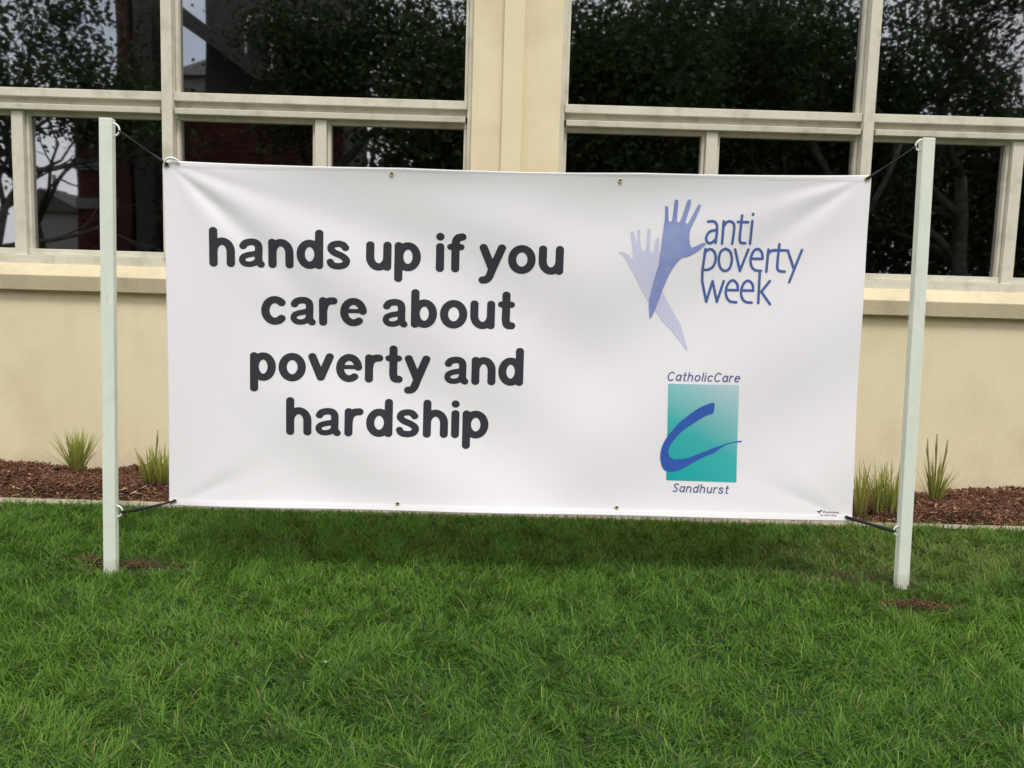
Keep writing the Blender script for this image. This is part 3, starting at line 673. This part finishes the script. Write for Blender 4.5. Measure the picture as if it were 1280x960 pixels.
week = e_(649, 526) + e_(732, 528) + [([(888,530),(842,588),(888,656)], 0)]
stroke_print('printed_word', anti, *ZA, .0059, INKB); stroke_print('printed_word', pov+week, *ZA, .0059, INKB)
ZB = (800, 450, 160/808)
sq = poly_print('printed_teal_square', zp(*ZB, [(183,152),(630,160),(612,775),(168,762)]), TEAL, .0009, .004)
_n = TEAL.node_tree; _b = _n.nodes['Principled BSDF']; _g = N(TEAL, 'ShaderNodeNewGeometry'); _s = N(TEAL, 'ShaderNodeVectorMath'); _s.operation = 'SUBTRACT'
tr_ = on_banner(800+630*160/808, 450+160*160/808); bl_ = on_banner(800+168*160/808, 450+762*160/808)
_s.inputs[1].default_value = tuple(bl_); _d = N(TEAL, 'ShaderNodeVectorMath'); _d.operation = 'DOT_PRODUCT'
dg = np.array([.28/(tr_-bl_)[0], 0, .72/(tr_-bl_)[2]]); _d.inputs[1].default_value = tuple(dg)
_r = N(TEAL, 'ShaderNodeValToRGB'); _r.color_ramp.elements[0].color = (.005, .36, .37, 1); _r.color_ramp.elements[1].color = (.50, .61, .66, 1)
_e = _r.color_ramp.elements.new(.45); _e.color = (.05, .42, .42, 1); _e = _r.color_ramp.elements.new(.75); _e.color = (.27, .52, .55, 1)
lk(TEAL, _g.outputs['Position'], _s.inputs[0]); lk(TEAL, _s.outputs[0], _d.inputs[0]); lk(TEAL, _d.outputs['Value'], _r.inputs['Fac']); lk(TEAL, _r.outputs['Color'], _b.inputs['Base Color'])
SW = [(470,273),(474,300),(468,330),(455,345),(430,350),(390,372),(330,410),(270,450),(225,500),(195,540),(183,575),(188,605),(205,625),(240,630),(300,622),(370,598),(440,570),(510,545),(570,525),(640,513),(645,519),(590,527),(545,540),(505,565),(470,590),(420,610),(350,645),(290,680),(240,702),(190,708),(155,695),(137,660),(131,610),(138,560),(160,510),(200,455),(250,400),(300,360),(360,315),(420,285)]
poly_print('printed_brush_stroke', cat(zp(*ZB, SW), 3, True), INKS, .0017, .0016)
z2 = 160/808
text_line('CatholicCare', (800+176*z2, 450+137*z2), (800+636*z2, 450+146*z2), 49*z2/PXM, .0029, INKV, .0010, 'printed_word', .2, .13)
text_line('Sandhurst', (800+206*z2, 450+838*z2), (800+560*z2, 450+849*z2), 47*z2/PXM, .0029, INKV, .0010, 'printed_word', .2, .13)
# printer's mark in the lower corner
zc = 70/1280
poly_print('printed_bird_mark', zp(1010, 625, zc, [(190,240),(215,238),(240,250),(262,240),(285,222),(312,222),(318,240),(290,250),(270,262),(255,285),(240,300),(236,275),(215,262)]), INK, .0011, .001)
def font_print(text, pl, pr, hgt):
    cu = bpy.data.curves.new('printed_line', 'FONT'); cu.body = text; cu.size = 1
    o = bpy.data.objects.new('tmp_text', cu); C.objects.link(o)
    me = bpy.data.meshes.new_from_object(o.evaluated_get(bpy.context.evaluated_depsgraph_get())); bpy.data.objects.remove(o)
    co = np.zeros(len(me.vertices)*3); me.vertices.foreach_get('co', co); co = co.reshape(-1, 3)
    a = uv(on_banner(*pl)); b = uv(on_banner(*pr)); sx = (b[0]-a[0])/(co[:, 0].max()-co[:, 0].min()); sy = hgt/.73
    xx = (co[:, 0]-co[:, 0].min())*sx; P = bpos(a[0]+xx, a[1]+co[:, 1]*sy+(b[1]-a[1])*xx/(b[0]-a[0]), .0011)
    me.vertices.foreach_set('co', P.astype(np.float32).ravel()); me.update(); me.materials.clear(); return bchild(link('printed_word', me, INK))
bpy.context.view_layer.update()
font_print('Panorama', (1010+335*zc, 625+290*zc), (1010+690*zc, 625+298*zc), 3.3/PXM)
font_print('03 5443 9306', (1010+262*zc, 625+352*zc), (1010+636*zc, 625+362*zc), 2.2/PXM)
# eyelets
gromm = {}
for key, (u_, v_) in {'tl': (210, 206), 't1': (490, 217.5), 't2': (775, 226), 'tr': (1083, 223.5), 'bl': (219, 625.5), 'b1': (497, 629.5), 'b2': (771, 634.5), 'br': (1057, 645.5)}.items():
    p2 = uv(on_banner(u_, v_)); c3 = bpos(np.array([p2[0]]), np.array([p2[1]]), .002)[0]; pts = []
    m_ = MB(); pts = [tuple(c3 + .0070*(math.cos(a_)*e_u+math.sin(a_)*e_v)) for a_ in np.linspace(0, 2*math.pi, 17)]
    m_.tube(pts, .0026, 6); bchild(m_.build('eyelet', BRASS, None, smooth=True)); gromm[key] = Vector(c3)
    d_ = MB(); k0 = 12; d_.v = [tuple(c3 + 0.0050*(math.cos(a_)*e_u+math.sin(a_)*e_v)-e_n*.0006) for a_ in np.linspace(0, 2*math.pi, k0, endpoint=False)]; d_.f = [tuple(range(k0))]
    bchild(d_.build('eyelet_hole', CORDM, None))
# white tie looped over the upper corner by the first word
pts = []
for u_, v_, lf in ((206.5, 207, .004), (207, 202, .010), (211, 198.5, .014), (217, 198, .013), (222, 200.5, .009), (224, 204, .004)):
    q_ = uv(on_banner(u_, v_)); pts.append(tuple(bpos(np.array([q_[0]]), np.array([q_[1]]), lf)[0]))
bchild(MB().tube([Vector(p) for p in cat(pts, 4)], .0045, 8).build('corner_tie', HOOKM, None, smooth=True))
# cords
def cord(a, b, rads, label, sag=.0):
    pts = []; R_ = []
    n_ = 16; back = (a-b).normalized()
    for k in range(n_+1):
        t = k/n_; p = a.lerp(b, t); p.z -= sag*4*t*(1-t); pts.append(p); R_.append(float(np.interp(t, [r[0] for r in rads], [r[1] for r in rads])))
    o = MB().tube([p-a for p in pts], R_, 8).build('elastic_cord', CORDM, None, smooth=True); o.location = a
    tag(o, label, 'cord', 'black cords tying the banner')
fwdoff = Vector(e_n*.004)
cord(hl[0], gromm['tl']+fwdoff, [(0, .004), (.2, .0045), (.22, .0028), (.6, .0026), (.72, .0028), (.75, .0055), (1, .0065)], 'thin black cord from the post top to the banner corner by the first word')
cord(hl[1], gromm['bl']+fwdoff, [(0, .008), (.12, .0065), (.3, .0085), (.5, .006), (.68, .0055), (.8, .0045), (1, .0045)], 'black cord low on the post at the bottom banner corner below the large words', .004)
cord(hr[0], gromm['tr']+fwdoff, [(0, .003), (.15, .0032), (.3, .0022), (.72, .0022), (.76, .005), (1, .006)], 'thin black cord from the post top to the banner corner above the blue hand logo')
cord(hr[1], gromm['br']+fwdoff, [(0, .007), (.35, .0085), (.42, .006), (.55, .006), (.6, .008), (1, .0065)], 'thick black cord low on the post beside the small printer mark')

# ------------------------------------------------------------------ what stands across the lawn (shown by the window glass)
def tree(x, y, h, crown_r, crown_z, label, nleaf, leaf=.13, seed=1, stems=1, dens=1.0, tone=(.035, .058, .018), thin=1.0, group='trees across the lawn'):
    r = np.random.default_rng(seed); t = thing('leafy_tree', label, 'tree', (x, y, -.06), group)
    mbt = MB(); tips = []
    def grow(p, d, ln, rad, depth):
        n_ = 4; pts = [p]; rads = [rad]; q = p; dd = d
        for k in range(n_):
            dd = (dd + Vector(r.normal(0, .13, 3)) + Vector((0, 0, .05))).normalized(); q = q + dd*ln/n_; pts.append(q); rads.append(rad*(1-.5*(k+1)/n_))
        mbt.tube(pts, rads, 6 if depth < 2 else 4)
        if depth >= 2: tips.extend(pts[1:])
        if depth < 4:
            for k in range(3 if depth else 5):
                a_ = r.uniform(0, 2*math.pi); sp = r.uniform(.45, 1.0)
                ax = dd.orthogonal().normalized(); ax.rotate(Matrix.Rotation(a_, 3, dd)); nd = (dd*math.cos(sp)+ax*math.sin(sp)).normalized()
                grow(pts[2 + (k % (n_-1))], nd, ln*r.uniform(.55, .8), rads[2]*.6, depth+1)
    for k in range(stems):
        a_ = 2*math.pi*k/stems; d0 = Vector((.18*math.cos(a_)*(stems > 1), .18*math.sin(a_)*(stems > 1), 1)).normalized()
        grow(Vector((.15*math.cos(a_)*(stems > 1), .15*math.sin(a_)*(stems > 1), -.2)), d0, h*.42, (h*.022+.04)*thin, 0)
    mbt.build('trunk', BARK, t, smooth=True)
    tp = np.array([tuple(p) for p in tips]); c_ = tp[r.integers(0, len(tp), nleaf)] + r.normal(0, crown_r*.11, (nleaf, 3))
    c_[:, 2] = np.maximum(c_[:, 2], crown_z*r.uniform(.8, 1.1, nleaf))
    sz = leaf*r.uniform(.6, 1.25, nleaf); nrm = r.normal(0, 1, (nleaf, 3)); nrm[:, 2] = np.abs(nrm[:, 2])+.4; nrm /= np.linalg.norm(nrm, axis=1)[:, None]
    a3 = np.cross(nrm, r.normal(0, 1, (nleaf, 3))); a3 /= np.linalg.norm(a3, axis=1)[:, None]; b3 = np.cross(nrm, a3)
    sz = sz[:, None]
    V = np.stack([c_-a3*sz*.5, c_+b3*sz*.36-a3*sz*.05, c_+a3*sz*.55-nrm*sz*.12, c_-b3*sz*.36-a3*sz*.05], 1).reshape(-1, 3)
    col_ = np.array(tone)*r.uniform(.6, 1.4, (nleaf, 1))*np.array([1, 1, 1]); col_[:, 0] *= r.uniform(.8, 1.3, nleaf)
    o = link('crown', big_mesh('crown', V, np.arange(nleaf*4), np.full(nleaf, 4), np.repeat(col_, 4, 0)), LEAF, t)
    return t
def rx(u, Y): return refl(u, 150, Y).x
tree(rx(-75, -8.5), -8.5, 9.5, 3.0, 4.9, 'open multi-stemmed broadleaf tree beside the red brick hall', 9000, .17, 3, 3, thin=.6)
tree(rx(60, -13), -13, 12, 2.6, 5.2, 'slim young tree with a high light crown before the brick hall', 5000, .17, 15, 1, thin=.45)
tree(rx(-230, -9), -9, 8.5, 3.4, 1.6, 'broad leafy tree beyond the open multi-stemmed one', 9000, .15, 4, 1)
tree(rx(430, -12), -12, 10, 4, .9, 'dense dark tree next to the sloping porch roof', 30000, .15, 5, 1, tone=(.03, .05, .016))
tree(rx(560, -16), -16, 11, 4.2, 1.0, 'tall dense tree behind the dark one by the porch', 26000, .17, 6, 1, tone=(.035, .055, .018))
tree(rx(760, -12), -12, 9.5, 3.8, 1.5, 'tree with a bare lower trunk before the middle of the hedge', 24000, .14, 7, 1)
tree(rx(890, -15), -15, 11, 4.2, .9, 'full crowned tree standing close to the tall hedge', 28000, .16, 8, 1, tone=(.035, .06, .018))
tree(rx(1050, -12), -12, 10, 4, 1.2, 'spreading tree with drooping skirts before the tall hedge', 28000, .15, 9, 1)
tree(rx(1230, -14), -14, 11, 4.2, 1.0, 'loose crowned tree near the end of the tall hedge', 26000, .16, 10, 1, tone=(.05, .07, .03))
tree(rx(1480, -12), -12, 10, 4, 1.0, 'leafy tree beyond the end of the tall hedge', 15000, .16, 12, 1)
for k, (u_, lab) in enumerate(((860, 'tall back tree over the hedge behind the full crowned tree'), (1040, 'tall back tree over the hedge behind the spreading tree'), (1400, 'tall back tree over the far hedge end'))):
    tree(rx(u_, -25), -25, 15+k % 2, 5.0, 2.0, lab, 22000, .24, 40+k, 1, tone=(.028, .045, .015))
# tall hedge behind the trees
FY = -20.0; f0, f1 = rx(640, FY), rx(1500, FY); HH = refl(1180, 150, FY).z
hedge = thing('tall_hedge', 'tall dark clipped hedge behind the row of trees', 'hedge', ((f0+f1)/2, FY, -.06))
k = 95000; r = np.random.default_rng(77); hx = r.uniform(f0-hedge.location.x, f1-hedge.location.x, k); hh = HH*(.82+.3*value_noise(hx, hx*0, .9, 5))
c_ = np.stack([hx, r.uniform(-1.1, 1.1, k), hh*r.random(k)**.9], -1)
sz = .24*r.uniform(.6, 1.2, (k, 1)); a3 = r.normal(0, 1, (k, 3)); a3 /= np.linalg.norm(a3, axis=1)[:, None]; b3 = np.cross(a3, r.normal(0, 1, (k, 3))); b3 /= np.linalg.norm(b3, axis=1)[:, None]
V = np.stack([c_-a3*sz*.5, c_+b3*sz*.3, c_+a3*sz*.5, c_-b3*sz*.3], 1).reshape(-1, 3)
o = link('foliage', big_mesh('foliage', V, np.arange(k*4), np.full(k, 4), np.repeat(np.array((.04, .05, .02))*r.uniform(.6, 1.4, (k, 1)), 4, 0)), LEAF, hedge)
for xx in np.arange(f0+.6, f1, 1.4):
    MB().tube([(xx-hedge.location.x, 0, -.1), (xx-hedge.location.x+.05, .05, HH*.4), (xx-hedge.location.x, 0, HH*.75)], [.12, .09, .03], 6).build('trunk', BARK, hedge)
PIERB = varied('brick_face', (.06, .026, .022), (.095, .036, .03), 8, .9)
# red brick hall: walls of laid bricks, pale bands, buttress piers, sloping porch roof
HY = -17.0
def brick_wall(parent, x0, x1, z0, z1, y, depth, mname, bw=.24, bh=.086, skip=None):
    """rows of bricks proud of a mortar core; local to the hall"""
    core = MB().box(x0+.01, x1-.01, y-depth+.01, y-.012, z0, z1-.01).build('wall', MORTAR, parent)
    nr = int((z1-z0)/bh); rr = random.Random(int(x0*100)); V = []; Fc = []; cl_ = []
    mb_ = MB()
    for r_ in range(nr):
        xx = x0 - (bw/2 if r_ % 2 else 0)
        while xx < x1-.02:
            a_, b_ = max(xx, x0), min(xx+bw-.012, x1)
            if b_-a_ > .03:
                mb_.box(a_, b_, y-.06, y+rr.uniform(-.002, .004), z0+r_*bh+.005, z0+(r_+1)*bh-.005)
                c = np.array((.11, .036, .03))*rr.uniform(.65, 1.25); cl_ += [c]*8
            xx += bw
    V = np.array(mb_.v); Q = np.array(mb_.f)[:, :].reshape(-1)
    o = link('brickwork', big_mesh('brickwork', V, Q, np.full(len(mb_.f), 4), np.array(cl_)), BRICKM, core); o['kind'] = 'stuff'
    return core
ha = refl(96, 250, HY); hb = refl(215, 250, HY)
hall = thing('brick_hall', 'red brick hall with pale bands, piers and a sloping porch roof', 'building', (0, HY, 0))
zt = refl(120, 165, HY).z
x0, x1 = ha.x, refl(430, 200, HY).x
zb1, zb2 = refl(120, 207, HY).z, refl(120, 254, HY).z
HTOP = refl(150, -60, HY).z
brick_wall(hall, x0, x1, -.1, zt+1.2, 0, 5, 'a')
for z in (zb1, zb2): MB().box(x0-.04, x1, -.1, .06, z-.16, z+.16).build('stone_band', BANDM, hall, .01)
for (ua, ub) in ((143, 160), (166, 192)):
    pa, pb = refl(ua, 60, HY+.5).x, refl(ub, 60, HY+.5).x
    pr_ = MB().box(pa, pb, -.6, .5, -.1, HTOP).build('pier', TIMBER if ua > 160 else PIERB, hall, .02)
    MB().box(pa-.1, pb+.1, -.7, .6, HTOP, HTOP+.25).build('cap', BANDM, pr_, .02)
ra, rb = refl(196, -12, HY+1.2), refl(335, 92, HY+1.2)
d_ = Vector((rb.x-ra.x, 0, rb.z-ra.z)); nn = Vector((d_.z, 0, -d_.x)).normalized()
if nn.z < 0: nn = -nn
m_ = MB(); th_ = .34
a2, b2 = Vector((ra.x, 0, ra.z)), Vector((rb.x, 0, rb.z)); i0 = [a2-nn*th_, b2-nn*th_, b2+nn*th_*.2, a2+nn*th_*.2]
m_.v = [(p.x, 1.6, p.z) for p in i0]+[(p.x, -2.5, p.z) for p in i0]; m_.f = [(0,1,2,3),(7,6,5,4),(0,4,5,1),(1,5,6,2),(2,6,7,3),(3,7,4,0)]
m_.build('porch_roof', ROOFM, hall, .02)
pw = refl(254, 0, HY).x
MB().box(pw, x1, -4.9, -.2, zt+1.19, HTOP).build('upper_storey', TIMBER, hall, .02)
for k in range(3):
    wx = pw+1.2+k*1.5; wn = MB().box(wx, wx+.8, -.2, -.15, zt+2.0, zt+3.6).build('window', FRAME, hall); MB().box(wx+.08, wx+.72, -.151, -.13, zt+2.08, zt+3.52).build('pane', INK, wn)
# hipped house farther off
YH = -40.0; e0, e1 = refl(205, 92, YH), refl(300, 92, YH); rz0 = refl(262, 58, YH).z
house = thing('hipped_house', 'low house with a tiled hip roof behind the porch roof', 'house', ((e0.x+e1.x)/2, YH, 0)); hw_ = (e1.x-e0.x)/2
MB().box(-hw_+.3, hw_-.3, -6, -.3, -.1, e0.z).build('wall', BANDM, house)
m_ = MB(); m_.v = [(-hw_, .2, e0.z), (hw_, .2, e0.z), (hw_, -6.5, e0.z), (-hw_, -6.5, e0.z), (-hw_*.25, -3, rz0), (hw_*.35, -3, rz0)]
m_.f = [(0,1,5,4),(1,2,5),(2,3,4,5),(3,0,4),(3,2,1,0)]; m_.build('roof', ROOFM, house)
# far house with a chimney seen under the open tree
Y2 = -46.0; p0, p1 = refl(20, 262, Y2), refl(108, 262, Y2); pk = refl(52, 236, Y2)
h2 = thing('chimney_house', 'distant gabled house with chimney seen past the brick hall corner', 'house', ((p0.x+p1.x)/2, Y2, 0)); w2 = (p1.x-p0.x)/2; cxp = (p0.x+p1.x)/2
MB().box(-w2+.2, w2-.2, -7, -.2, -.1, p0.z).build('wall', BANDM, h2)
m_ = MB(); kx = pk.x-cxp; m_.v = [(-w2, .2, p0.z), (kx, .2, pk.z), (w2, .2, p0.z), (-w2, -7, p0.z), (kx, -7, pk.z), (w2, -7, p0.z)]; m_.f = [(0,2,1),(3,4,5),(0,1,4,3),(1,2,5,4),(2,0,3,5)]
rf = m_.build('roof', ROOFM, h2)
ck = refl(69, 241, Y2-2).x-cxp; zc_ = refl(69, 236, Y2).z
MB().box(ck-.5, ck+.5, -2.5, -1.5, p0.z, zc_).build('chimney', BANDM, rf, .02)
MB().tube([(ck, -2, zc_-.2), (ck, -2, zc_+.9)], .12, 8).build('chimney_pot', BANDM, rf)
